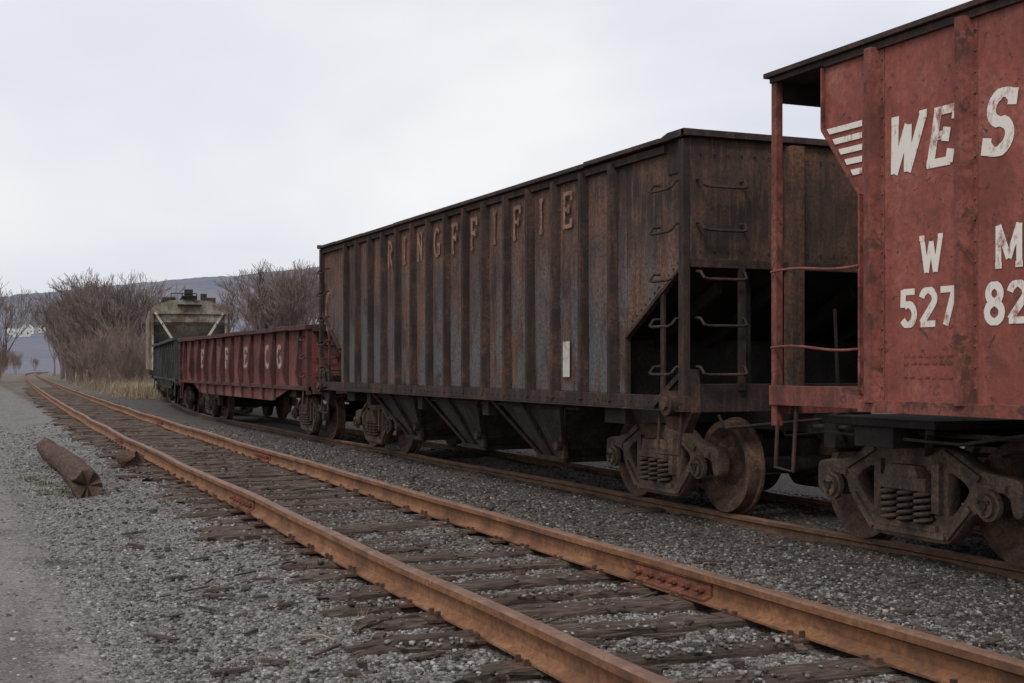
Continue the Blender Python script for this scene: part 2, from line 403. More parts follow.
# ------------------------------------------------------------------ stones
TYa=np.array([t[1] for t in TY]); TXa=np.array([t[0] for t in TY]); TWa=np.array([t[2] for t in TY]); TZa=np.array([t[3] for t in TY])
def stones(name,N_,fx,mat,smin,smax):
    x,y=fx(N_)
    xa=x-dA(y)
    keep=(np.abs(xa-AL)>.085)&(np.abs(xa-AR)>.085)&(np.abs(x-BL-dB(y))>.08)
    idx=np.abs(y[:,None]-TYa[None,:]-TWa[None,:]*(x[:,None]-TXa[None,:])).argmin(1)
    dist=np.abs(y-TYa[idx]-TWa[idx]*(x-TXa[idx])); on=(dist<.13)&(np.abs(x-TXa[idx])<1.2)&(TZa[idx]>.05)
    cover=np.clip(.35+.9*np.sin(x*3.1+y*1.7)*np.sin(y*2.3-x*1.9+1),.04,.9)
    keep&=~(on&(rng.random(len(x))>cover*.35))
    x,y,on=x[keep],y[keep],on[keep]; n=len(x)
    s=rng.uniform(smin,smax,n)*(1+.25*rng.exponential(1,n).clip(0,2.5))*(1+np.maximum(0,y-9)*.03)
    cube=np.array([(-1,-1,-1),(1,-1,-1),(1,1,-1),(-1,1,-1),(-1,-1,1),(1,-1,1),(1,1,1),(-1,1,1)],float)*.5
    V=cube[None]*rng.uniform(.55,1.15,(n,8,3))
    sc=np.stack([s*rng.uniform(.8,1.3,n),s*rng.uniform(.8,1.3,n),s*rng.uniform(.5,.8,n)],-1)
    V=V*sc[:,None,:]
    a=rng.uniform(0,2*math.pi,n); t=rng.uniform(-.5,.5,n)
    cy,sy=np.cos(t)[:,None],np.sin(t)[:,None]; X=V[...,0]*cy-V[...,2]*sy; Z=V[...,0]*sy+V[...,2]*cy; Yv=V[...,1]
    c,s_=np.cos(a)[:,None],np.sin(a)[:,None]
    z0=np.where(on,.073,gz(x,y))
    P=np.stack([X*c-Yv*s_+x[:,None],X*s_+Yv*c+y[:,None],Z+(z0+s*.12)[:,None]],-1).reshape(-1,3)
    Fb=np.array([(0,3,2,1),(4,5,6,7),(0,1,5,4),(1,2,6,5),(2,3,7,6),(3,0,4,7)])
    F=(Fb[None]+np.arange(n)[:,None,None]*8).reshape(-1,4)
    rawmesh(name,P,F,mat)
def fx1(n):
    d=4.2*np.exp(rng.uniform(0,1,n)*math.log(34/4.2)); u=rng.uniform(-40,1064,n); s=(u-512)/1318*d
    x=ST*d+CT*s; y=CT*d-ST*s
    k=(x>.9+rng.normal(0,.4,n))&(x<7.0)
    k&=~((x-dA(y)>4.3)&(rng.random(n)<.4))&~((x-dA(y)>5.2)&(rng.random(n)<.5))
    k&=~((y>9.5)&(x-dA(y)>2.5)&(rng.random(n)<.65))
    k&=rng.random(n)<np.clip((34-d)/16,0,1)
    return x[k],y[k]
stones('gravel',110000,fx1,'stone',.009,.019)
def fx2(n):
    d=4.5*np.exp(rng.uniform(0,1,n)*math.log(34/4.5)); u=rng.uniform(-20,1064,n); s=(u-512)/1318*d
    x=ST*d+CT*s; y=CT*d-ST*s; k=((x-dA(y)>4.2)|((x-dA(y)>2.0)&(y>8))|(rng.random(n)<.25)&(x>1))&(x<9.5)
    k&=rng.random(n)<np.clip((34-d)/16,0,1)
    return x[k],y[k]
stones('cinder_ballast',65000,fx2,'cinder',.010,.024)
def fx3(n):
    d=5*np.exp(rng.uniform(0,1,n)*math.log(5)); u=rng.uniform(-40,260,n); s=(u-512)/1318*d
    x=ST*d+CT*s; y=CT*d-ST*s; k=(x<1.2); return x[k],y[k]
stones('loose_road_stones',5000,fx3,'stone',.006,.014)

# ------------------------------------------------------------------ truck (bogie)
def curve_mesh(splines,ext,bev):
    cu=bpy.data.curves.new('tmp','CURVE'); cu.dimensions='2D'; cu.fill_mode='BOTH'; cu.extrude=ext; cu.bevel_depth=bev; cu.bevel_resolution=1
    for pts in splines:
        sp=cu.splines.new('POLY'); sp.points.add(len(pts)-1); sp.use_cyclic_u=True
        for i_,p in enumerate(pts): sp.points[i_].co=(p[0],p[1],0,1)
    o=bpy.data.objects.new('tmp',cu); COL.objects.link(o); dg=bpy.context.evaluated_depsgraph_get()
    me=bpy.data.meshes.new_from_object(o.evaluated_get(dg)); V=[tuple(v.co) for v in me.vertices]; F=[tuple(p.vertices) for p in me.polygons]
    bpy.data.objects.remove(o); bpy.data.curves.remove(cu); bpy.data.meshes.remove(me); return V,F
def smoothpoly(pts,it=1):
    for _ in range(it):
        q=[]
        for i_ in range(len(pts)):
            a=pts[i_]; b=pts[(i_+1)%len(pts)]
            q.append((a[0]*.75+b[0]*.25,a[1]*.75+b[1]*.25)); q.append((a[0]*.25+b[0]*.75,a[1]*.25+b[1]*.75))
        pts=q
    return pts
half=[(.36,.83),(.52,.80),(.74,.665),(1.12,.64),(1.15,.60),(1.15,.40),(1.07,.40),(1.05,.56),(.76,.56),(.74,.41),(.63,.36),(.44,.15),(.36,.13)]
outer=smoothpoly(half+[(-a,b) for a,b in half[::-1]],2)
win=smoothpoly([(-.30,.215),(.30,.215),(.30,.44),(.24,.70),(-.24,.70),(-.30,.44)],1)
tri=smoothpoly([(.40,.25),(.60,.44),(.68,.56),(.46,.68),(.39,.66)],2)
tri2=[(-a,b) for a,b in tri][::-1]
SFV,SFF=curve_mesh([outer,win,tri,tri2],.045,.022)
def helix(c,r,z0,z1,turns,n=10):
    N_=int(turns*n); return [(c[0]+r*math.cos(2*math.pi*i_/n),c[1]+r*math.sin(2*math.pi*i_/n),z0+(z1-z0)*i_/N_) for i_ in range(N_+1)]
def make_truck():
    mb=MB()
    for sd in (-1,1):
        xs=sd*1.0
        mb.add([(xs+p[2],p[0],p[1]) for p in SFV],SFF,0)
        for a,b in (((.40,.80),(.76,.63)),((-.40,.80),(-.76,.63)),((-.40,.175),(.40,.175)),((.42,.17),(.66,.41)),((-.42,.17),(-.66,.41))):
            mb.beam((xs+sd*.07,a[0],a[1]),(xs+sd*.07,b[0],b[1]),.05,.045,0,up=(1,0,0))
        mb.box(xs-.1,xs+.1,-.32,.32,.20,.25)
        for yy in (-.19,0,.19):
            for (xo) in (-.07,.09):
                c=(xs+sd*xo,yy)
                mb.tube(helix(c,.066,.25,.50,5.0),.017,6,0)
                mb.cyl((c[0],c[1],.245),(c[0],c[1],.49),.03,8,1)
        mb.box(xs-.15,xs+.15,-.27,.27,.50,.60)
        mb.prism([(-.2,.60),(.2,.60),(.16,.69),(-.16,.69)],'x',xs-.16,xs+.16)
        for yy in (-.89,.89):
            mb.cyl((xs-.09,yy,.457),(xs+sd*.13,yy,.457),.115,20,0)
            mb.cyl((xs+sd*.13,yy,.457),(xs+sd*.165,yy,.457),.085,20,0)
            mb.cyl((xs+sd*.165,yy,.457),(xs+sd*.18,yy,.457),.035,8,1)
            for q in range(3):
                a=q*2.094+.5; mb.cyl((xs+sd*.16,yy+.055*math.cos(a),.457+.055*math.sin(a)),(xs+sd*.18,yy+.055*math.cos(a),.457+.055*math.sin(a)),.014,6,1)
            mb.box(xs-.09,xs+.09,yy-.13,yy+.13,.555,.60)
        for q in (-1,1): mb.box(xs-.11,xs+.11,q*.29,q*.37,.34,.72)
    for yy in (-.89,.89):
        for sd in (-1,1):
            prof=[(sd*.84,.0),(sd*.84,.115),(sd*.80,.135),(sd*.735,.19),(sd*.745,.30),(sd*.80,.365),(sd*.825,.385),(sd*.825,.452),(sd*.71,.459),(sd*.70,.484),(sd*.672,.486),(sd*.665,.46),(sd*.665,.38),(sd*.70,.34),(sd*.69,.18),(sd*.66,.13),(sd*.64,.1)]
            mb.lathe_x(prof,(0,yy,.457),44,2)
        mb.cyl((-1.02,yy,.457),(1.02,yy,.457),.08,14,1)
    mb.box(-.92,.92,-.2,.2,.42,.66,1)
    for yy in (-.42,.42): mb.box(-.75,.75,yy-.05,yy+.05,.32,.42,1)
    for sd in (-1,1):
        for yy in (-1,1):
            mb.box(sd*.70,sd*.80,yy*.36,yy*.43,.25,.62,1)
            mb.tube([(sd*.3,yy*.42,.37),(sd*.75,yy*.42,.37)],.03,8,1)
    mb.cyl((0,0,.66),(0,0,.72),.2,20,1)
    return mb
truck_proto=make_truck().obj('truck',['truck','dark','wheel'],None,smooth=True); TRUCK=truck_proto.data
bpy.data.objects.remove(truck_proto)
def add_truck(parent,y):
    o=bpy.data.objects.new('truck',TRUCK); COL.objects.link(o); o.parent=parent; o.location=(0,y,0); return o
def coupler(mb,y,dirn,mi=0):
    mb.box(-.08,.08,y,y+dirn*.5,.80,.92,mi)
    mb.box(-.16,.16,y+dirn*.42,y+dirn*.62,.74,.98,mi)
    mb.cyl((.1,y+dirn*.66,.72),(.1,y+dirn*.66,1.0),.07,12,mi); mb.box(-.17,-.05,y+dirn*.6,y+dirn*.74,.75,.97,mi)
def grab(mb,p0,p1,out,r=.015,mi=0):
    """bent grab iron with dropped ends"""
    p0,p1,o=Vector(p0),Vector(p1),Vector(out); d=(p1-p0).normalized(); up=Vector((0,0,.05))
    mb.tube([p0+up*1.3,p0+up*1.2+o*.6,p0+o+d*.01,p0+o+d*.06-up*.2,p1+o-d*.06-up*.2,p1+o-d*.01,p1+up*1.2+o*.6,p1+up*1.3],r,6,mi)

# ------------------------------------------------------------------ lettering
def arc(cx,cy,rx,ry,a0,a1,n=12): return [(cx+rx*math.cos(math.radians(a0+(a1-a0)*i_/n)),cy+ry*math.sin(math.radians(a0+(a1-a0)*i_/n))) for i_ in range(n+1)]
def G(ch):
    d={'W':([[(.0,1),(.25,0)],[(.25,0),(.5,.85)],[(.5,.85),(.72,0)],[(.72,0),(1.0,1)],[(-.12,.97),(.15,.97)],[(.86,.97),(1.12,.97)]],1.0),
    'E':([[(.12,0),(.12,1)],[(0,.05),(.75,.05)],[(0,.95),(.75,.95)],[(.12,.52),(.52,.52)],[(.72,.02),(.72,.25)],[(.72,.75),(.72,.98)],[(.5,.4),(.5,.64)]],.8),
    'F':([[(.12,0),(.12,1)],[(0,.03),(.3,.03)],[(0,.95),(.7,.95)],[(.12,.52),(.5,.52)],[(.68,.75),(.68,.98)],[(.5,.4),(.5,.64)]],.75),
    'L':([[(.12,0),(.12,1)],[(0,.05),(.7,.05)],[(0,.97),(.3,.97)],[(.68,.02),(.68,.28)]],.75),
    'I':([[(.2,0),(.2,1)],[(.04,.04),(.36,.04)],[(.04,.96),(.36,.96)]],.4),
    'N':([[(.1,0),(.1,1)],[(.1,1),(.62,0)],[(.62,0),(.62,1)],[(0,.03),(.24,.03)],[(.5,.97),(.76,.97)]],.8),
    'M':([[(.1,0),(.1,1)],[(.1,1),(.45,.2)],[(.45,.2),(.8,1)],[(.8,0),(.8,1)],[(0,.04),(.22,.04)],[(.68,.04),(.92,.04)]],.95),
    'R':([[(.1,0),(.1,1)],[(.35,.5),(.65,0)],arc(.1,.74,.5,.23,90,-90)],.7),
    'P':([[(.1,0),(.1,1)],arc(.1,.72,.5,.25,90,-90)],.7),
    'C':([arc(.42,.5,.34,.46,45,315,18)],.8),
    'G':([arc(.42,.5,.34,.46,45,330,18),[(.45,.42),(.8,.42)],[(.72,.05),(.72,.42)]],.8),
    'S':([arc(.4,.74,.3,.23,25,270,14)+arc(.4,.27,.32,.24,90,-155,14)[1:],[(.68,.74),(.68,1.0)],[(.09,.0),(.09,.28)]],.8),
    '5':([[(.62,.94),(.1,.94)],[(.12,1),(.1,.52)],arc(.33,.32,.28,.28,125,-150,16)],.7),
    '2':([arc(.35,.72,.28,.23,170,-40,12)+[(.07,.07)],[(.03,.05),(.66,.05)]],.7),
    '7':([[(.03,.94),(.64,.94)],[(.62,.95),(.24,0)]],.7),
    '8':([arc(.34,.74,.23,.21,0,360,20),arc(.34,.27,.28,.24,0,360,20)],.7)}
    return d[ch]
def glyph(mb,ch,xs,y0,z0,H,W,t,shear=0,mi=0,off0=.004):
    """lettering on the side plane x=xs, reading towards -y"""
    st,adv=G(ch); off=off0
    for pts in st:
        off+=.0006
        closed=(abs(pts[0][0]-pts[-1][0])<1e-6 and abs(pts[0][1]-pts[-1][1])<1e-6)
        P=[((p[0]*W+shear*p[1]*H),p[1]*H) for p in pts]; n=len(P); L=[]
        for i_ in range(n):
            a=P[i_-1] if i_>0 else (P[-2] if closed else P[0]); b_=P[i_+1] if i_<n-1 else (P[1] if closed else P[-1])
            dx,dy=b_[0]-a[0],b_[1]-a[1]; l=math.hypot(dx,dy); nx,ny=-dy/l,dx/l
            tt=t*(.8 if abs(dy)<abs(dx)*.3 else 1)
            L.append(((P[i_][0]+nx*tt/2,P[i_][1]+ny*tt/2),(P[i_][0]-nx*tt/2,P[i_][1]-ny*tt/2)))
        V=[]
        for a,b_ in L: V+=[(xs-off,y0-a[0],z0+a[1]),(xs-off,y0-b_[0],z0+b_[1])]
        mb.add(V,[(2*i_,2*i_+1,2*i_+3,2*i_+2) for i_ in range(n-1)],mi)

# ------------------------------------------------------------------ brown open hopper
def rivet(mb,x,y,z,axis='x',s=-1,mi=0,r=.014):
    d=(s*.012,0,0) if axis=='x' else (0,s*.012,0)
    mb.tube([(x,y,z),(x+d[0],y+d[1],z)],r,6,mi,rads=[r,r*.6])
hop=empty('hopper_railcar',(7.95,0,0))
Y0,Y1=10.5,23.2; ZS,ZT=1.12,3.60; XN=-1.6
posts=[11.95+.69*k for k in range(16)]
mb=MB()
side=[(Y0,ZT),(Y0,2.41),(Y0+1.18,1.74),(Y0+1.18,ZS),(Y1-1.18,ZS),(Y1-1.18,1.74),(Y1,2.41),(Y1,ZT)]
mb.prism(side,'x',XN,XN+.012); mb.prism(side,'x',-XN,-XN-.012)
mb.obj('side_sheets',['hop_side'],hop)
mb=MB(); rr=random.Random(4)
ed=[posts[0]-.27+0.0]+posts
for a,b_ in zip(ed[:-1],ed[1:]):
    if b_>Y1-1.0: continue
    am=rr.uniform(.012,.038)*rr.choice((1,1,-.35)); zc=rr.uniform(1.8,2.8); nz,ny=9,5; V=[]
    for iz in range(nz+1):
        for iy in range(ny+1):
            z=ZS+.06+(ZT-.16-ZS-.06)*iz/nz; y=a+.03+(b_-a-.06)*iy/ny
            q=math.sin(math.pi*iy/ny)*math.exp(-((z-zc)/.8)**2)
            V.append((XN-.003-max(0,am*q)-rr.uniform(0,.003)*math.sin(math.pi*iy/ny),y,z))
    mb.add(V,[(iz*(ny+1)+iy,iz*(ny+1)+iy+1,(iz+1)*(ny+1)+iy+1,(iz+1)*(ny+1)+iy) for iz in range(nz) for iy in range(ny)])
mb.obj('bulged_panels',['hop_side'],hop,smooth=True)
mb=MB()
for sd in (-1,1):
    for p in posts:
        if p>Y1-1.0: continue
        x=sd*1.6; d=rr.uniform(-.012,.012)
        mb.prism([(x,p-.055),(x+sd*.09,p-.03+d),(x+sd*.09,p+.03+d),(x,p+.055)],'z',ZS-.03,ZT-.09,0)
        mb.box(x+sd*.004,x+sd*.010,p-.085,p+.085,ZS,ZT-.1,0)
        if sd<0:
            for z in np.arange(1.25,3.5,.16):
                for q in (-.072,.072): rivet(mb,x-.009,p+q,z,r=.013)
    for p,w in ((Y0+.045,.09),(Y1-.045,.09)): mb.box(sd*1.6,sd*1.675,p-w/2,p+w/2,ZS-.02,ZT-.05,0)
    mb.beam((sd*1.615,Y0+.05,2.40),(sd*1.615,Y0+1.18,1.74),.04,.06,0,up=(1,0,0)); mb.beam((sd*1.615,Y0+1.18,1.74),(sd*1.615,Y0+1.18,ZS),.04,.05,0,up=(1,0,0))
    mb.beam((sd*1.615,Y1-.05,2.40),(sd*1.615,Y1-1.18,1.74),.04,.07,0,up=(1,0,0))
    mb.box(sd*1.58,sd*1.67,Y0-.02,Y1+.02,ZS-.08,ZS+.05,0); mb.box(sd*1.5,sd*1.69,Y0-.02,Y1+.02,ZS-.095,ZS-.081,0)
    yy=Y0+.4
    while yy<Y1:
        y2=min(yy+1.6,Y1+.02); z_=rr.uniform(-.007,.007)
        mb.box(sd*1.56,sd*(1.70+rr.uniform(-.006,.006)),yy,y2,ZT-.045+z_,ZT+z_,0); yy=y2
    mb.box(sd*1.60,sd*1.65,Y0+.4,Y1,ZT-.13,ZT-.055,0)
    mb.prism([(Y0-.05,ZT-.03),(Y0+.4,ZT-.04),(Y0+.4,ZT),(Y0+.25,ZT+.035),(Y0-.05,ZT+.035)],'x',sd*1.56,sd*1.70,0)
    mb.box(sd*1.601,sd*1.612,Y0+.09,Y0+.40,ZT-.34,ZT-.05,0)
    if sd<0:
        for k in range(12):
            t=k/11; rivet(mb,-1.603,Y0+.12+.98*t,2.47-.57*t)
            rivet(mb,-1.603,Y0+.14,2.55+.085*k)
        for k in range(70): rivet(mb,-1.67,Y0+.3+k*.178,ZS-.015,r=.012)
mb.obj('side_posts_and_sills',['hop_post'],hop,bevel=.008)
mb=MB()
for ye,s in ((Y0,-1),(Y1,1)):
    mb.box(-1.585,1.585,ye,ye-s*.012,2.38,ZT-.02,0)
    mb.box(-1.70,1.70,ye+s*.0,ye+s*.06,ZT-.03,ZT+.032,1); mb.box(-1.6,1.6,ye+s*.001,ye+s*.05,2.36,2.44,1)
    for x in (-.47,.47,):
        mb.prism([(x-.1,ye),(x-.07,ye+s*.1),(x+.07,ye+s*.1),(x+.1,ye)],'z',ZS+.1,ZT-.06,0)
    mb.box(-1.6,1.6,ye,ye-s*.2,ZS-.1,ZS+.16,1)
    mb.add([(-1.58,ye-s*.02,2.40),(1.58,ye-s*.02,2.40),(1.58,ye-s*3.0,1.15),(-1.58,ye-s*3.0,1.15)],[(0,1,2,3)],2)
    for x in (-1.1,-.47,.47,1.1): mb.beam((x,ye-s*.3,2.2),(x,ye-s*3,1.06),.06,.12,2)
    mb.box(-1.5,1.5,ye-s*1.5,ye-s*1.53,ZS-.1,1.72,2)
    mb.box(-1.55,1.55,ye-s*1.35,ye-s*1.8,.86,1.06,2)
    for x in (-.9,.9): mb.beam((x,ye-s*.15,1.2),(x,ye-s*.15,2.38),.07,.07,2)
    for sd in (-1,1):
        mb.box(sd*1.03,sd*1.10,ye+s*.02,ye+s*.055,ZS+.1,2.42,1)
        for z in (1.38,1.83,2.26,2.71,3.11):
            grab(mb,(sd*1.54,ye+s*.01,z),(sd*1.06,ye+s*.01,z),(0,s*.12,0),mi=1)
            grab(mb,(sd*1.62,ye-s*.10,z),(sd*1.62,ye-s*.52,z),(sd*.12,0,0),mi=1)
        mb.box(sd*1.60,sd*1.63,ye-s*.44,ye-s*.50,ZS,2.16,1)
        mb.tube([(sd*1.63,ye-s*.1,ZS-.05),(sd*1.66,ye-s*.1,.62),(sd*1.66,ye-s*.5,.62),(sd*1.63,ye-s*.5,ZS-.05)],.018,6,1)
        mb.prism([(ye-s*.0,ZS+.30),(ye-s*.25,ZS+.22),(ye-s*.55,ZS-.08),(ye-s*.42,ZS-.26),(ye-s*.12,ZS-.3),(ye+s*.03,ZS-.1)],'x',sd*1.60,sd*1.50,1)
        mb.cyl((sd*1.52,ye-s*.22,ZS-.02),(sd*1.74,ye-s*.22,ZS-.02),.12,18,1); mb.cyl((sd*1.74,ye-s*.22,ZS-.02),(sd*1.77,ye-s*.22,ZS-.02),.06,12,0)
        mb.beam((sd*1.62,ye-s*.05,ZS+.3),(sd*1.70,ye-s*.5,ZS-.05),.05,.05,1)
    for x in np.arange(-1.5,1.51,.15):
        rivet(mb,x,ye+s*.013,3.42,'y',s,1); rivet(mb,x,ye+s*.013,2.52,'y',s,1)
    for z in np.arange(1.35,3.5,.16):
        for q in (-.13,.13):
            if z>2.5: rivet(mb,-.47+q,ye+s*.013,z,'y',s,1)
    mb.tube([(-1.4,ye+s*.16,1.0),(-1.35,ye+s*.2,.88),(-.3,ye+s*.25,.95),(0,ye+s*.3,1.05)],.016,6,1)
    mb.tube([(.3,ye+s*.15,.8),(.3,ye+s*.35,.55),(.3,ye+s*.55,.5),(.3,ye+s*.65,.55)],.025,6,2)
    coupler(mb,ye+s*.02,s*.8,2)
mb.tube([(-.05,Y0-.1,2.0),(-.05,Y0-.16,1.0)],.018,6,1)
mb.obj('ends_and_ladders',['hop_end','hop_post','inner'],hop,bevel=.004)
mb=MB()
mb.box(-.2,.2,Y0,Y1,.80,1.10,0)
mb.box(-1.57,1.57,Y0+2.6,Y1-2.6,1.02,1.04,0)
for yc in (14.35,16.85,19.35):
    for sd in (-1,1):
        mb.frustum((min(sd*.22,sd*1.54),max(sd*.22,sd*1.54),yc-1.05,yc+1.05,1.10),(min(sd*.3,sd*1.12),max(sd*.3,sd*1.12),yc-.26,yc+.38,.34),2)
        mb.box(sd*.25,sd*1.2,yc-.34,yc+.46,.31,.37,1)
        mb.box(sd*1.13,sd*1.19,yc-.36,yc-.28,.3,.62,1)
        for q0,q1 in ((-1.02,-.28),(1.02,.40)): mb.beam((sd*1.565,yc+q0,1.03),(sd*1.16,yc+q1,.36),.05,.04,1)
        mb.beam((sd*1.56,yc+.1,1.03),(sd*1.15,yc+.08,.38),.035,.05,1)
        mb.cyl((sd*.3,yc-.42,.5),(sd*1.3,yc-.42,.5),.035,10,1)
        mb.box(sd*1.22,sd*1.28,yc-.5,yc-.36,.36,.62,1); mb.cyl((sd*1.28,yc-.43,.52),(sd*1.36,yc-.43,.52),.06,8,1)
    mb.box(-1.56,1.56,yc+1.13,yc+1.33,.82,1.08,0)
mb.tube([(-.9,Y0+1,.95),(-.9,Y1-1,.95)],.03,6,0)
mb.cyl((-1.0,20.6,.8),(-.4,20.6,.8),.16,14,0)
mb.tube([(-1.5,13.0,.98),(-1.5,20.5,.96)],.018,6,1)
mb.obj('hopper_bays_and_centre_sill',['inner','hop_post','bay'],hop,bevel=.006)
mb=MB()
seq=['E','I','F','I','F','F','G','N','I','R']
for k,ch in enumerate(seq):
    yc=11.95+.69*(k+1)+.39
    w=G(ch)[1]*.3
    glyph(mb,ch,XN,yc+w/2-.02,2.96,.40,.3,.056,0,0,.042)
yc=13.03
mb.add([(XN-.044,yc+.09,1.33),(XN-.044,yc-.08,1.33),(XN-.044,yc-.08,1.72),(XN-.044,yc+.09,1.72)],[(0,1,2,3)],1)
glyph(mb,'C',XN,23.05,2.0,.8,.7,.1,0,0,.006)
mb.obj('side_lettering',['salmon','placard'],hop)
add_truck(hop,12.03); add_truck(hop,21.8)

# ------------------------------------------------------------------ red open hopper
wm=empty('hopper_railcar',(7.95,0,0))
XW=-1.65; YE=9.12; YN=-3.9; ZT2=3.86; ZS2=1.16
mb=MB()
def wside(yb,s): return [(yb,ZT2-.04),(yb,3.28),(yb-s*.46,2.72),(yb-s*.46,ZS2)]
a=wside(8.42,1); b_=wside(-3.1,-1)
poly=a+b_[::-1]
for sd in (-1,1): mb.prism(poly,'x',sd*1.65,sd*1.638,0)
mb.obj('side_sheets',['wm'],wm)
mb=MB()
ribs=[7.82,6.88,5.94,5.0,4.06,3.12,2.18,1.24,.3,-.64,-1.58,-2.5]
for sd in (-1,1):
    x=sd*1.65
    for p in ribs:
        mb.prism([(x,p-.07),(x+sd*.075,p-.035),(x+sd*.075,p+.035),(x,p+.07)],'z',ZS2+.02,ZT2-.08,0)
        mb.box(x+sd*.001,x+sd*.007,p-.11,p+.11,ZS2+.02,ZT2-.09,0)
    mb.box(sd*1.62,sd*1.70,YN,7.96,ZS2-.05,ZS2+.04,0)
    mb.box(sd*1.58,sd*1.685,7.962,YE,ZS2-.03,ZS2+.13,0)
    mb.box(sd*1.58,sd*1.685,YN-.8,YN,ZS2-.03,ZS2+.13,0)
    mb.beam((sd*1.66,8.42,ZT2-.1),(sd*1.66,8.42,3.28),.02,.05,0,up=(1,0,0)); mb.beam((sd*1.66,8.42,3.28),(sd*1.66,7.96,2.72),.02,.05,0,up=(1,0,0)); mb.beam((sd*1.66,7.965,2.72),(sd*1.66,7.965,ZS2+.08),.02,.05,0,up=(1,0,0))
    for yy in (YE-.04,YN-.75): mb.box(sd*1.60,sd*1.665,yy-.035,yy+.035,ZS2-.2,ZT2-.06,0)
    mb.box(sd*1.60,sd*1.715,YN-.8,YE+.04,ZT2-.04,ZT2,1); mb.box(sd*1.655,sd*1.68,8.40,YE,ZT2-.085,ZT2-.041,1); mb.box(sd*1.655,sd*1.68,YN,8.40,ZT2-.1,ZT2-.045,1)
for yb,s in ((8.0,1),(-2.7,-1)):
    ee=YE if s>0 else YN-.8
    mb.box(-1.63,1.63,yb,yb-s*.015,1.9,ZT2-.08,2)
    mb.box(-1.62,1.62,yb-s*.0,ee,ZT2-.075,ZT2-.055,1)
    mb.box(-1.59,1.59,ee-s*.05,ee-s*.001,ZT2-.24,ZT2-.08,1)
    mb.box(-1.57,1.57,ee,ee-s*.14,ZS2-.1,ZS2+.12,0)
    mb.add([(-1.6,yb,1.9),(1.6,yb,1.9),(1.6,yb-s*2,1.1),(-1.6,yb-s*2,1.1)],[(0,1,2,3)],2)
    for x in (-.5,.5): mb.box(x-.05,x+.05,yb+s*.001,yb+s*.1,ZS2,ZT2-.08,2)
    mb.box(-1.5,1.5,yb+s*.25,yb-s*.2,.84,1.04,2)
    for sd in (-1,1):
        for z in (2.22,1.60):
            zz=[]
            for i_ in range(9):
                t=i_/8; zz.append((sd*(1.69),ee-s*.04+(yb-s*.0-ee)*t,z+.015*math.sin(t*6)-.02*t))
            mb.tube(zz,.012,6,0)
        if sd>0:
            for z in (2.9,2.4,1.95,1.5): grab(mb,(sd*1.60,ee,z),(sd*1.15,ee,z),(0,s*.09,0),mi=0)
        mb.tube([(sd*1.64,ee-s*.06,ZS2-.15),(sd*1.66,ee-s*.06,.62),(sd*1.66,ee-s*.30,.60),(sd*1.64,ee-s*.32,ZS2-.03)],.018,6,1)
    mb.tube([(-1.5,ee+s*.1,.98),(-1.4,ee+s*.16,.86),(-.3,ee+s*.2,.9),(0,ee+s*.3,1.0)],.014,6,1)
    mb.tube([(-.3,ee,.8),(-.3,ee+s*.2,.55),(-.3,ee+s*.35,.48),(-.3,ee+s*.5,.55)],.025,6,2)
    coupler(mb,ee-s*.02,s*1.0,2)
for z in np.arange(1.3,3.7,.14):
    for p in (7.82,6.88,5.94):
        for q in (-.093,.093): rivet(mb,XW-.007,p+q,z,mi=0,r=.011)
mb.obj('ribs_ends_and_top_chord',['wm_rib','wm_dark','inner'],wm,bevel=.006)
mb=MB()
mb.box(-.2,.2,YN-.7,YE,.80,1.12,0)
mb.box(-1.6,1.6,YN+2.6,6.2,1.0,1.03,0)
for yc in (4.6,1.9,-.6):
    for sd in (-1,1):
        mb.frustum((min(sd*.22,sd*1.5),max(sd*.22,sd*1.5),yc-1.2,yc+1.2,1.08),(min(sd*.3,sd*1.12),max(sd*.3,sd*1.12),yc-.3,yc+.3,.34),0)
mb.box(-1.55,1.55,7.3,8.6,1.0,1.06,0)
mb.box(-1.3,-.3,8.75,8.9,.78,1.0,0); mb.cyl((-1.2,8.9,.85),(-.5,8.9,.85),.11,14,1)
mb.tube([(-1.25,6,.95),(-1.25,9.1,.95)],.022,6,1); mb.tube([(-.8,6,.85),(-.8,9.2,.72)],.02,6,1)
mb.box(-1.35,-1.1,7.95,8.35,.86,1.0,1); mb.beam((-1.5,7.4,1.0),(-1.0,8.0,.78),.06,.08,1); mb.tube([(-1.45,6.2,1.05),(-1.4,7.2,.9),(-1.4,8.8,.92)],.015,6,1)
mb.obj('underframe',['inner','dark'],wm,bevel=.006)
mb=MB()
glyph(mb,'W',XW,7.675,2.83,.39,.30,.076,.22)
glyph(mb,'E',XW,7.265,2.83,.39,.31,.074,.22)
glyph(mb,'S',XW,6.73,2.83,.40,.31,.08,.18)
glyph(mb,'W',XW,7.31,2.10,.25,.19,.046,0)
glyph(mb,'M',XW,6.61,2.09,.27,.26,.05,0)
for ch,yy in (('5',7.53),('2',7.33),('7',7.13),('8',6.70),('2',6.50),('5',6.30)): glyph(mb,ch,XW,yy,1.73,.26,.235,.056,0)
for k in range(5):
    z=3.235-.088*k; yl=min(8.38,8.42-(3.28-z)*.82)-.03
    o=XW-.009
    mb.add([(o,yl,z),(o,7.955,z),(o,7.955,z+.045),(o,yl+.03,z+.045)],[(0,1,2,3)],0)
for r_ in range(4):
    y=7.5
    while y>7.0:
        w=random.uniform(.03,.07); o=XW-.004
        if r_!=1: mb.add([(o,y,1.36+r_*.05),(o,y-w,1.36+r_*.05),(o,y-w,1.375+r_*.05),(o,y,1.375+r_*.05)],[(0,1,2,3)],1)
        y-=w+.02
mb.obj('side_lettering',['white','wm_rib'],wm)
add_truck(wm,8.13); add_truck(wm,-2.6)

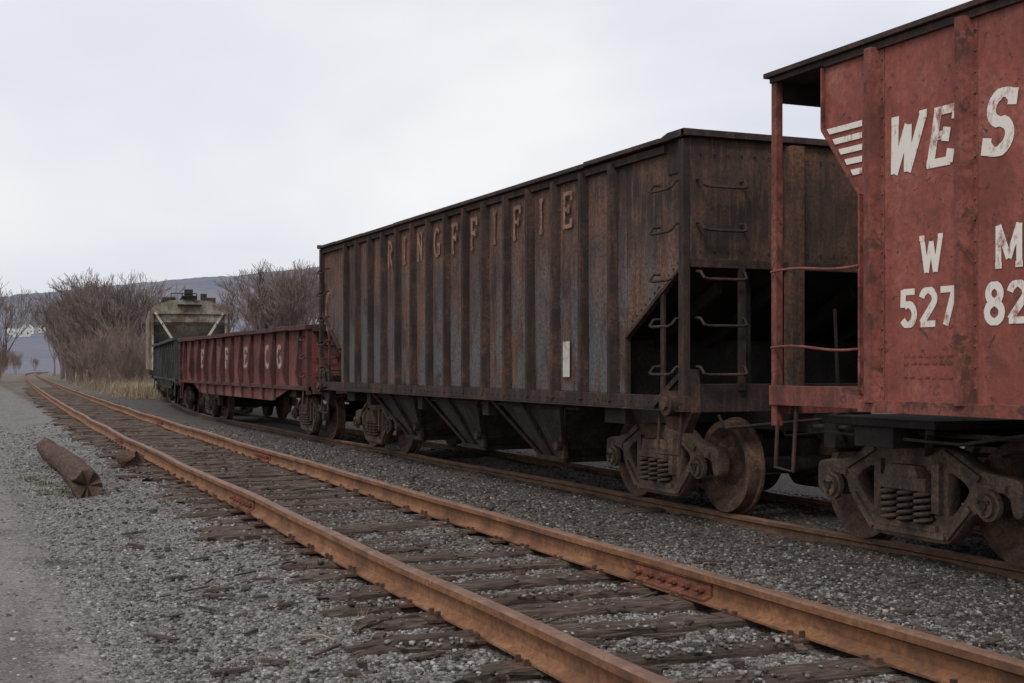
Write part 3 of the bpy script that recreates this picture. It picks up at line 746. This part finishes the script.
# ------------------------------------------------------------------ gondolas
def gondola(loc,rot,L,zt,mside,mpost,letters):
    e=empty('gondola_railcar',loc,rot)
    mb=MB()
    out=[(0,zt),(0,1.0),(1.6,1.0),(3.2,.72),(L-3.2,.72),(L-1.6,1.0),(L,1.0),(L,zt)]
    for sd in (-1,1): mb.prism(out,'x',sd*1.5,sd*1.512,0)
    mb.box(-1.5,1.5,0,.03,1.0,zt-.02,0); mb.box(-1.5,1.5,L-.03,L,1.0,zt-.02,0); mb.box(-1.49,1.49,.03,L-.03,1.02,1.06,1)
    n=13
    for sd in (-1,1):
        for k in range(n):
            p=.75+(L-1.5)*k/(n-1); zb=1.0 if (p<2 or p>L-2) else .74
            mb.prism([(sd*1.512,zt-.1),(sd*1.58,zt-.1),(sd*1.64,1.35),(sd*1.54,zb),(sd*1.512,zb)],'y',p-.055,p+.055,1)
        yy=-.03
        while yy<L:
            y2=min(yy+1.3,L+.03); z_=random.uniform(-.012,.012); mb.box(sd*1.47,sd*(1.64+random.uniform(-.012,.012)),yy,y2,zt-.09+z_,zt+z_,1); yy=y2
        mb.box(sd*1.513,sd*1.57,0,L,.98,1.06,1)
        for ye,s in ((0,-1),(L,1)):
            for z in (1.25,1.6,1.95):
                grab(mb,(sd*1.515,ye-s*.1,z),(sd*1.515,ye-s*.5,z),(sd*.1,0,0),mi=1)
                grab(mb,(sd*1.45,ye,z),(sd*1.05,ye,z),(0,s*.09,0),mi=1)
            mb.box(sd*1.513,sd*1.60,ye-s*.0,ye-s*.08,.9,zt-.1,1)
            mb.tube([(sd*1.55,ye-s*.1,.98),(sd*1.58,ye-s*.1,.55),(sd*1.58,ye-s*.45,.55),(sd*1.55,ye-s*.45,.98)],.02,6,1)
    for ye,s in ((0,-1),(L,1)):
        mb.box(-1.5,1.5,ye,ye+s*.12,zt-.14,zt-.002,1); mb.box(-1.5,1.5,ye,ye+s*.15,.92,1.15,1)
        for x in (-.9,-.3,.3,.9): mb.box(x-.06,x+.06,ye,ye+s*.1,1.15,zt-.14,1)
        mb.box(-1.4,1.4,ye-s*1.6,ye-s*2.2,.82,1.0,2); coupler(mb,ye,s*.8,2)
    mb.cyl((-.9,-.16,1.9),(-.9,-.2,1.9),.25,16,1)
    mb.box(-.22,.22,0,L,.7,1.0,2)
    mb.obj('body',[mside,mpost,'inner'],e,bevel=.006)
    if letters:
        mb=MB()
        for ch,k in letters:
            p=.75+(L-1.5)*k/(n-1)
            glyph(mb,ch,-1.512,p+.95,1.42,.46,.5,.11,0,0)
        mb.obj('side_lettering',['gwhite'],e)
    add_truck(e,1.95); add_truck(e,L-1.95)
    return e
gondola((7.95,24.35,0),0,14.5,2.24,'gon','gon_post',[('G',1),('C',2),('E',4),('F',6),('E',9)])
gondola((8.05,40.2,0),-math.radians(5.7),13.9,2.3,'gon2','gon2',None)

# ------------------------------------------------------------------ covered hopper
cv=empty('covered_hopper_railcar',(9.55,55.6,0),-math.radians(7.5))
mb=MB(); L=15.
sec=[(-1.58,1.3),(-1.6,3.75),(-1.45,4.0),(-.8,4.22),(0,4.28),(.8,4.22),(1.45,4.0),(1.6,3.75),(1.58,1.3)]
mb.add([(x,1.0,z) for x,z in sec]+[(x,L-1,z) for x,z in sec],[(i_,i_+1,i_+10,i_+9) for i_ in range(8)],0)
up=[(-1.6,3.3),(-1.6,3.75),(-1.45,4.0),(-.8,4.22),(0,4.28),(.8,4.22),(1.45,4.0),(1.6,3.75),(1.6,3.3)]
for ye,s in ((1.0,1),(L-1,-1)):
    mb.prism(up,'y',ye,ye+s*.02,0)
    mb.add([(-1.58,ye,3.3),(1.58,ye,3.3),(1.58,ye+s*.9,2.1),(-1.58,ye+s*.9,2.1)],[(0,1,2,3)],0)
    mb.add([(-1.58,ye+s*.9,2.1),(1.58,ye+s*.9,2.1),(1.0,ye+s*1.3,1.3),(-1.0,ye+s*1.3,1.3)],[(0,1,2,3)],0)
    ee=ye-s*1.0
    for sd in (-1,1):
        mb.beam((sd*1.4,ye-s*.05,3.7),(sd*.62,ye-s*.1,2.45),.13,.1,1); mb.beam((sd*1.52,ye-s*.03,1.2),(sd*1.52,ye-s*.03,3.7),.1,.12,0)
        mb.beam((sd*1.5,ee,1.25),(sd*1.5,ye,3.0),.08,.1,0)
        for z in (1.6,2.0,2.4,2.8,3.2,3.6): grab(mb,(sd*1.5,ye-s*.1,z),(sd*1.1,ye-s*.1,z),(0,-s*.08,0),mi=2,r=.02)
    mb.box(-.64,.64,ye-s*.04,ye-s*.16,2.36,2.52,1)
    mb.box(-1.5,1.5,ye-s*.02,ye-s*.1,3.64,3.78,0)
    mb.box(-1.55,1.55,ee,ee+s*.2,1.0,1.3,2); mb.box(-1.4,1.4,ee+s*1.5,ee+s*2.1,.82,1.0,2)
    mb.box(-.5,.5,ye-s*.35,ye-s*.01,4.0,4.05,2)
    mb.cyl((-.5,ee+s*.1,2.3),(-.5,ee+s*.05,2.3),.28,16,2); coupler(mb,ee,-s*.8,2)
for sd in (-1,1):
    mb.box(sd*1.55,sd*1.66,0,L,1.08,1.3,2)
    for p in np.arange(1.3,L-1,.95): mb.box(sd*1.6,sd*1.68,p-.04,p+.04,1.3,3.75,0)
for p in np.arange(1.2,L-1,1.35):
    for sd in (-1,1): mb.box(sd*.55,sd*1.1,p,p+.8,4.16,4.36,2)
mb.box(-.3,.3,.8,L-.8,4.38,4.42,2)
for p in np.arange(.9,L-.8,1.2): mb.box(-.28,.28,p,p+.06,4.25,4.38,2)
for x in (-.75,-.3,.3): mb.tube([(x,1.05,4.2),(x,1.05,4.52)],.025,6,2)
mb.tube([(-.75,1.05,4.52),(.3,1.05,4.52)],.025,6,2); mb.box(-.2,.15,1.1,1.4,4.4,4.7,2); mb.box(.5,.75,1.6,2.0,4.2,4.55,2)
for yc in (4.3,7.5,10.7): mb.frustum((-1.5,1.5,yc-1.5,yc+1.5,1.3),(-.5,.5,yc-.4,yc+.4,.45),0)
mb.box(-.22,.22,0,L,.75,1.05,2)
mb.obj('body',['cov','cov_l','dark','inner'],cv,bevel=.01)
add_truck(cv,1.9); add_truck(cv,L-1.9)

# ------------------------------------------------------------------ log, debris
def logobj(name,p0,p1,r,mat,seed=0,n=30,k=20):
    mb=MB(); p0,p1=Vector(p0),Vector(p1); V=[];F=[]; d=(p1-p0).normalized(); w=Vector((0,0,1)); rr_=d.cross(w).normalized()
    for i_ in range(n+1):
        t=i_/n; c=p0.lerp(p1,t)+rr_*.03*math.sin(t*5+seed)
        for j in range(k):
            a=2*math.pi*j/k; q=mnoise.noise(Vector((math.cos(a)*1.5,math.sin(a)*1.5,t*9+seed)))
            q2=mnoise.noise(Vector((math.cos(a)*5,math.sin(a)*5,t*16+seed)))
            R=r*(1+.16*q+.13*q2)*(1-.12*t); e=d*((q2)*.3 if i_ in(0,n) else 0)
            V.append(c+rr_*math.cos(a)*R+w*math.sin(a)*R+e)
    for i_ in range(n):
        for j in range(k): F.append((i_*k+j,i_*k+(j+1)%k,(i_+1)*k+(j+1)%k,(i_+1)*k+j))
    mb.add(V,F,0)
    first=[Vector(mb.v[j]) for j in range(k)]; last=[Vector(mb.v[n*k+j]) for j in range(k)]
    mb.add([p0+d*.12]+first,[(0,j+1,(j+1)%k+1) for j in range(k)],1)
    mb.add([p1-d*.08]+last,[(0,(j+1)%k+1,j+1) for j in range(k)],1)
    return mb.obj(name,[mat,'logend'],smooth=True)
logobj('wooden_log',(1.50,15.2,.12),(1.62,22.8,.12),.165,'log')
logobj('wood_stump',(2.50,18.9,.13),(2.34,19.15,.13),.14,'log',3,6,12)
logobj('wood_chunk',(1.1,34.0,.06),(1.2,35.0,.06),.12,'log',5,6,12)
mb=MB()
rr=random.Random(5)
for k in range(520):
    d=4.8*math.exp(rr.random()*1.5); u=rr.uniform(120,1000); x,y=place(u,d)
    xa=x-float(dA(y))
    if x>6.6 or x<1.0 or (rr.random()>.25 and not(1.2<xa<5)): continue
    a=rr.gauss(0,.5) if rr.random()<.6 else rr.uniform(0,3.14); l=rr.uniform(.04,.22); z=float(gz(np.array(x),np.array(y)))+.026
    mb.beam((x,y,z),(x+l*math.cos(a),y+l*math.sin(a),z+rr.uniform(-.01,.015)),rr.uniform(.01,.05),rr.uniform(.006,.022))
mb.obj('wood_splinters',['tie'])
mb=MB()
for (u,d) in ((418,11.6),(425,11.8),(232,14.2),(385,9.6),(520,8.9),(300,13.4),(640,8.6),(160,21),(205,18.5),(720,8.4)):
    x,y=place(u,d); z=float(gz(np.array(x),np.array(y))); r=rr.uniform(.03,.065); V=[]
    for la in range(5):
        for lo_ in range(7):
            ph=math.pi*(la/4-.5); th=lo_*2*math.pi/7; q=r*rr.uniform(.7,1.2); V.append((x+q*1.3*math.cos(ph)*math.cos(th),y+q*math.cos(ph)*math.sin(th),z+q*.7*math.sin(ph)+r*.3))
    mb.add(V,[(la*7+l_,la*7+(l_+1)%7,(la+1)*7+(l_+1)%7,(la+1)*7+l_) for la in range(4) for l_ in range(7)])
mb.obj('clinker_lumps',['log'])
mb=MB()
for (u,d,l,a) in ((335,6.7,.22,1.9),(560,6.6,.12,.4)):
    x,y=place(u,d); z=float(gz(np.array(x),np.array(y)))+.03
    mb.tube([(x,y,z),(x+l*.5*math.cos(a),y+l*.5*math.sin(a),z+.01),(x+l*math.cos(a+.3),y+l*math.sin(a+.3),z)],.007,5)
mb.obj('dry_stick',['dry'])
def tuft(name,places,h,nb,mat,spread,w=.006):
    mb=MB(); rr=random.Random(len(places)+nb)
    for (x,y) in places:
        z=float(gz(np.array(x),np.array(y))); hs=rr.uniform(.4,1.1)
        for k in range(nb):
            a=rr.uniform(0,6.28); r=rr.random()*spread; bx,by=x+r*math.cos(a),y+r*math.sin(a)
            hh=h*hs*rr.uniform(.4,1); ln=rr.uniform(.1,.7)*hh; a2=rr.uniform(0,6.28); dx,dy=math.cos(a2)*ln,math.sin(a2)*ln
            px,py=-math.sin(a2+1)*w,math.cos(a2+1)*w
            mb.add([(bx-px,by-py,z-.01),(bx+px,by+py,z-.01),(bx+dx*.4+px*.7,by+dy*.4+py*.7,z+hh*.6),(bx+dx*.4-px*.7,by+dy*.4-py*.7,z+hh*.6),(bx+dx,by+dy,z+hh)],[(0,1,2,3),(3,2,4)])
    return mb.obj(name,[mat])
tuft('dry_weed',[(2.55,5.75),(2.9,5.9),(2.2,7.2)],.22,10,'dry',.05,.002)
tuft('green_grass_tuft',[(1.15,16.6),(1.2,17.5),(1.1,18.2),(1.3,15.9),(4.9,19.),(3.2,26.)],.09,60,'grass',.22,.005)

# ------------------------------------------------------------------ vegetation
def tree_mesh(name,h,seed,levels=5,stems=1,spread=.5,r0=.14,mat='bark',nch=3):
    rr=random.Random(seed); mb=MB()
    def br(p,d,l,r,lev):
        n=3; pts=[p]; rad=[r]; q=p.copy(); dd=d.copy()
        for i_ in range(n):
            dd=(dd+Vector((rr.uniform(-.16,.16),rr.uniform(-.16,.16),rr.uniform(0,.18)))).normalized(); q=q+dd*l/n; pts.append(q.copy()); rad.append(max(.013,r*(1-.45*(i_+1)/n)))
        mb.tube(pts,r,5 if lev<2 else 3,0,rads=rad,cap=False)
        if lev>=levels: return
        c=nch+(1 if rr.random()<.5 else 0)
        for k in range(c):
            t=rr.uniform(.35,1.0) if k<c-1 else 1.0; i0=min(int(t*n),n-1); f=t*n-i0; s=pts[i0].lerp(pts[i0+1],f)
            ax=Vector((rr.gauss(0,1),rr.gauss(0,1),rr.gauss(0,.5))).normalized(); nd=(dd+ax*spread*(1.0 if lev else .8)).normalized()
            if nd.z<-.1: nd.z=.05
            br(s,nd,l*rr.uniform(.55,.8),max(.013,rad[i0]*.62),lev+1)
    for s in range(stems):
        a=rr.uniform(0,6.28); rad=.5*rr.random()*(stems>1)
        br(Vector((rad*math.cos(a),rad*math.sin(a),-.1)),Vector((rr.uniform(-.3,.3)*(stems>1),rr.uniform(-.3,.3)*(stems>1),1)).normalized(),h*(.36 if stems==1 else .42),r0,0)
    me_o=mb.obj(name,[mat]); me=me_o.data; hh=max(v.co.z for v in me.vertices); bpy.data.objects.remove(me_o)
    sc=h/hh
    for v in me.vertices: v.co=v.co*sc
    return me
treesM=[tree_mesh('bare_tree',9,s,5,1,.52,.17) for s in (1,2,3)]
shrubM=[tree_mesh('bare_shrub',4.5,s+20,3,7,.42,.03,'bark2',3) for s in (1,2,3)]
rr=random.Random(11)
row=empty('distant_bare_tree_row')
def putv(meshes,name,u,d,s,parent,zs=1):
    x,y=place(u,d)
    if abs(x-float(dA(y))-3.2)<3: return
    o=bpy.data.objects.new(name,rr.choice(meshes)); COL.objects.link(o); o.parent=parent
    o.location=(x,y,float(gz(np.array(x),np.array(y)))); o.rotation_euler=(0,0,rr.uniform(0,6.28)); o.scale=(s,s,s*zs)
for u,d,hm in ((-10,112,9),(3,108,8.4),(-2,120,8.8),(-32,95,9),(60,150,9.6),(70,142,9.6),(80,138,10),(90,132,10.2),(102,120,10),(112,112,9.6),(122,110,9.8),(131,118,10.2),(141,112,8.8),(152,122,9),(96,150,11.4),(118,140,11.4),(129,150,11.8),(66,165,10),(48,175,9.4),(160,150,9.6),(84,118,8.4),(106,130,10.6),(232,135,9.6),(38,190,9),(55,165,9),(72,128,8),(98,112,8.6),(136,130,10.6),(146,135,10)):
    putv(treesM,'tree',u+rr.uniform(-3,3),d,hm/9*1.0,row)
for k in range(16): putv(treesM,'tree',rr.uniform(50,158),rr.uniform(125,200),rr.uniform(.8,1.1),row)
for u,d,hm in ((252,118,8.2),(262,112,9.2),(275,108,9.6),(288,108,10.2),(300,108,10.2),(312,110,10.2),(270,130,11),(290,130,12),(306,132,12),(243,120,7.4),(325,114,10.4),(282,118,11),(320,128,11),(256,126,9.6),(297,118,11),(268,120,10.2),(310,120,11),(345,120,9),(400,116,9),(470,100,8)):
    putv(treesM,'tree',u,d,hm/9,row)
thick=empty('bare_shrub_thicket')
for k in range(100):
    u=rr.uniform(44,152); d=rr.uniform(84,140); putv(shrubM,'shrub',u,d,rr.uniform(.35,1.05)*(.5+.5*min(1,(u-40)/50)),thick,rr.uniform(1,1.35))
for k in range(12): putv(shrubM,'shrub',rr.uniform(-60,10),rr.uniform(95,130),rr.uniform(.7,1.2),thick)
for k in range(50): putv(shrubM,'shrub',rr.uniform(-30,60),rr.uniform(190,320),rr.uniform(.6,1.1),thick)
for k in range(40): putv(shrubM,'shrub',rr.uniform(225,520),rr.uniform(95,135),rr.uniform(.5,.9),thick)
for k in range(30):
    o=bpy.data.objects.new('shrub',rr.choice(shrubM)); COL.objects.link(o); o.parent=thick; o.location=(rr.uniform(26,60),rr.uniform(-15,80),-.1); o.rotation_euler=(0,0,rr.uniform(0,6)); o.scale=(.9,.9,.9)
def okp(p): return p[0]-float(dA(p[1]))>6.5 or p[0]-float(dA(p[1]))<-2.5
pl=[p for p in (place(rr.uniform(40,152),rr.uniform(60,112)) for _ in range(620)) if okp(p)]
tuft('dry_grass_bank',pl,.85,18,'dry',1.3,.02)
pl=[p for p in [place(rr.uniform(-20,60),rr.uniform(120,220)) for _ in range(160)]+[place(rr.uniform(-60,6),rr.uniform(90,120)) for _ in range(60)]+[(rr.uniform(20,50),rr.uniform(-10,90)) for _ in range(150)] if okp(p)]
tuft('dry_grass_verge',pl,.7,16,'dry',1.3,.022)

# ------------------------------------------------------------------ hills
prof=[(-900,330),(-400,318),(-120,305),(0,296),(15,294),(60,290),(100,285),(150,281),(200,277),(250,273),(325,265),(420,255),(600,250),(900,262),(1400,300),(1900,330)]
def hmax(u): return np.interp(u,[p[0] for p in prof],[366-p[1] for p in prof])
def hillz(u,r):
    t=(r-260)/(2500-260); hh=min(1,max(0,t))**1.5 if t<=1 else max(0,1-(t-1)*1.2)
    ang=math.atan((u-512)/1318); x,y=place(u,r*math.cos(ang))
    H=float(hmax(u))/1318*2500*math.cos(ang)
    n_=mnoise.noise(Vector((x*.0016,y*.0016,0)))*.15*(t if t<.9 else .3*max(0,1-t))
    nn=mnoise.noise(Vector((x*.012,y*.012,3)))*2.5*min(1,max(0,t)*2)
    return x,y,-.3+H*(hh*(1+n_))+nn
V=[];F=[]; us=np.linspace(-900,1900,620); rs=np.array([260,400,600,800,1000,1250,1500,1750,2000,2250,2400,2500,2600,2800,3000,3300])
for r in rs:
    for u in us:
        x,y,z=hillz(u,r)
        if 2350<r<2550: z+=mnoise.noise(Vector((u*.35,1,2)))*2.2   # tree tops on the crest
        V.append((x,y,z))
k=len(us)
for i_ in range(len(rs)-1):
    for j in range(k-1): F.append((i_*k+j,i_*k+j+1,(i_+1)*k+j+1,(i_+1)*k+j))
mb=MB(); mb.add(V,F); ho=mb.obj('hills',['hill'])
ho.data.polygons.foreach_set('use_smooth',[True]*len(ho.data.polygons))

def house(u,d,w,l,h,rot):
    x,y,z=hillz(u,d); e=empty('house',(x,y,z),rot)
    mb=MB(); mb.box(-w/2,w/2,-l/2,l/2,-3,h); mb.prism([(-w/2,h),(w/2,h),(0,h+w*.38)],'y',-l/2,l/2); mb.obj('walls',['hwall'],e)
    mb=MB()
    for s in (-1,1): mb.beam((s*(w/2+.3)/1,0,h-.15),(0,0,h+w*.38+.1),l+.8,.15,0,up=(0,0,1))
    mb.obj('roof',['hroof'],e)
    mb=MB()
    for zz in (1,3.6):
        if zz+1.4<h:
            for yy in (-l*.3,0,l*.3): mb.box(-w/2-.03,-w/2+.01,yy-.5,yy+.5,zz,zz+1.3); mb.box(w/2-.01,w/2+.03,yy-.5,yy+.5,zz,zz+1.3)
            for xx in (-w*.25,w*.25): mb.box(xx-.5,xx+.5,-l/2-.03,-l/2+.01,zz,zz+1.3)
    mb.obj('windows',['glass'],e)
for u,d,w,l,h,ro in ((22,900,8,9,5,.3),(31,960,7,10,5,-.4),(43,980,8,9,5.5,.9),(15,960,8,8,5,1.2),(27,1020,9,8,5,.1),(316,1000,7,8,4,.2),(306,1150,7,8,4,.9)): house(u,d,w,l,h,ro)
up_=empty('utility_pole',(*place(313,150),0)); mb=MB(); mb.tube([(0,0,0),(0,0,8.2)],.15,8,0,rads=[.17,.11]); mb.beam((-1.1,0,7.6),(1.1,0,7.6),.12,.12); mb.beam((-.9,0,7.0),(.9,0,7.0),.1,.1)
for x in (-1,-.4,.4,1): mb.cyl((x,0,7.66),(x,0,7.85),.05,6)
mb.obj('pole',['pole'],up_)

# ------------------------------------------------------------------ world, sun, camera
w=bpy.data.worlds.new('World'); scene.world=w; w.use_nodes=True; nt=w.node_tree; nt.nodes.clear(); N=NT(nt)
out=N.n('ShaderNodeOutputWorld'); sky=N.n('ShaderNodeTexSky'); sky.sky_type='NISHITA'; sky.sun_disc=False
SE,SA=math.radians(48),math.radians(222)
sky.sun_elevation=SE; sky.sun_rotation=SA
bg1=N.n('ShaderNodeBackground'); bg1.inputs[1].default_value=.1; N.l(sky.outputs[0],bg1.inputs[0])
v=N.coord((1.0,1.0,2.7),'Generated')
f=N.noise(v,1.9,4,.48,.4)
c=N.ramp(f,[(.36,(.70,.725,.82)),(.5,(.835,.84,.885)),(.62,(.955,.95,.96))])
bg2=N.n('ShaderNodeBackground'); bg2.inputs[1].default_value=1.02; N.l(c,bg2.inputs[0])
mx=N.n('ShaderNodeMixShader'); mx.inputs[0].default_value=.9; N.l(bg1.outputs[0],mx.inputs[1]); N.l(bg2.outputs[0],mx.inputs[2]); N.l(mx.outputs[0],out.inputs[0])
sd=bpy.data.lights.new('sun','SUN'); sd.energy=1.5; sd.angle=math.radians(16); sd.color=(1,.95,.88)
so=bpy.data.objects.new('sun',sd); COL.objects.link(so)
dirv=Vector((math.sin(SA)*math.cos(SE),math.cos(SA)*math.cos(SE),math.sin(SE)))
so.rotation_euler=dirv.to_track_quat('Z','Y').to_euler()
cam=bpy.data.cameras.new('camera'); cam.lens=1318/1024*36; cam.sensor_width=36; cam.shift_y=24.5/1024; cam.clip_end=8000; cam.clip_start=.05
co=bpy.data.objects.new('camera',cam); COL.objects.link(co); co.location=(0,0,1.45); co.rotation_euler=(math.radians(90),0,-TH)
scene.camera=co
scene.view_settings.view_transform='Standard'; scene.view_settings.look='None'; scene.view_settings.exposure=0
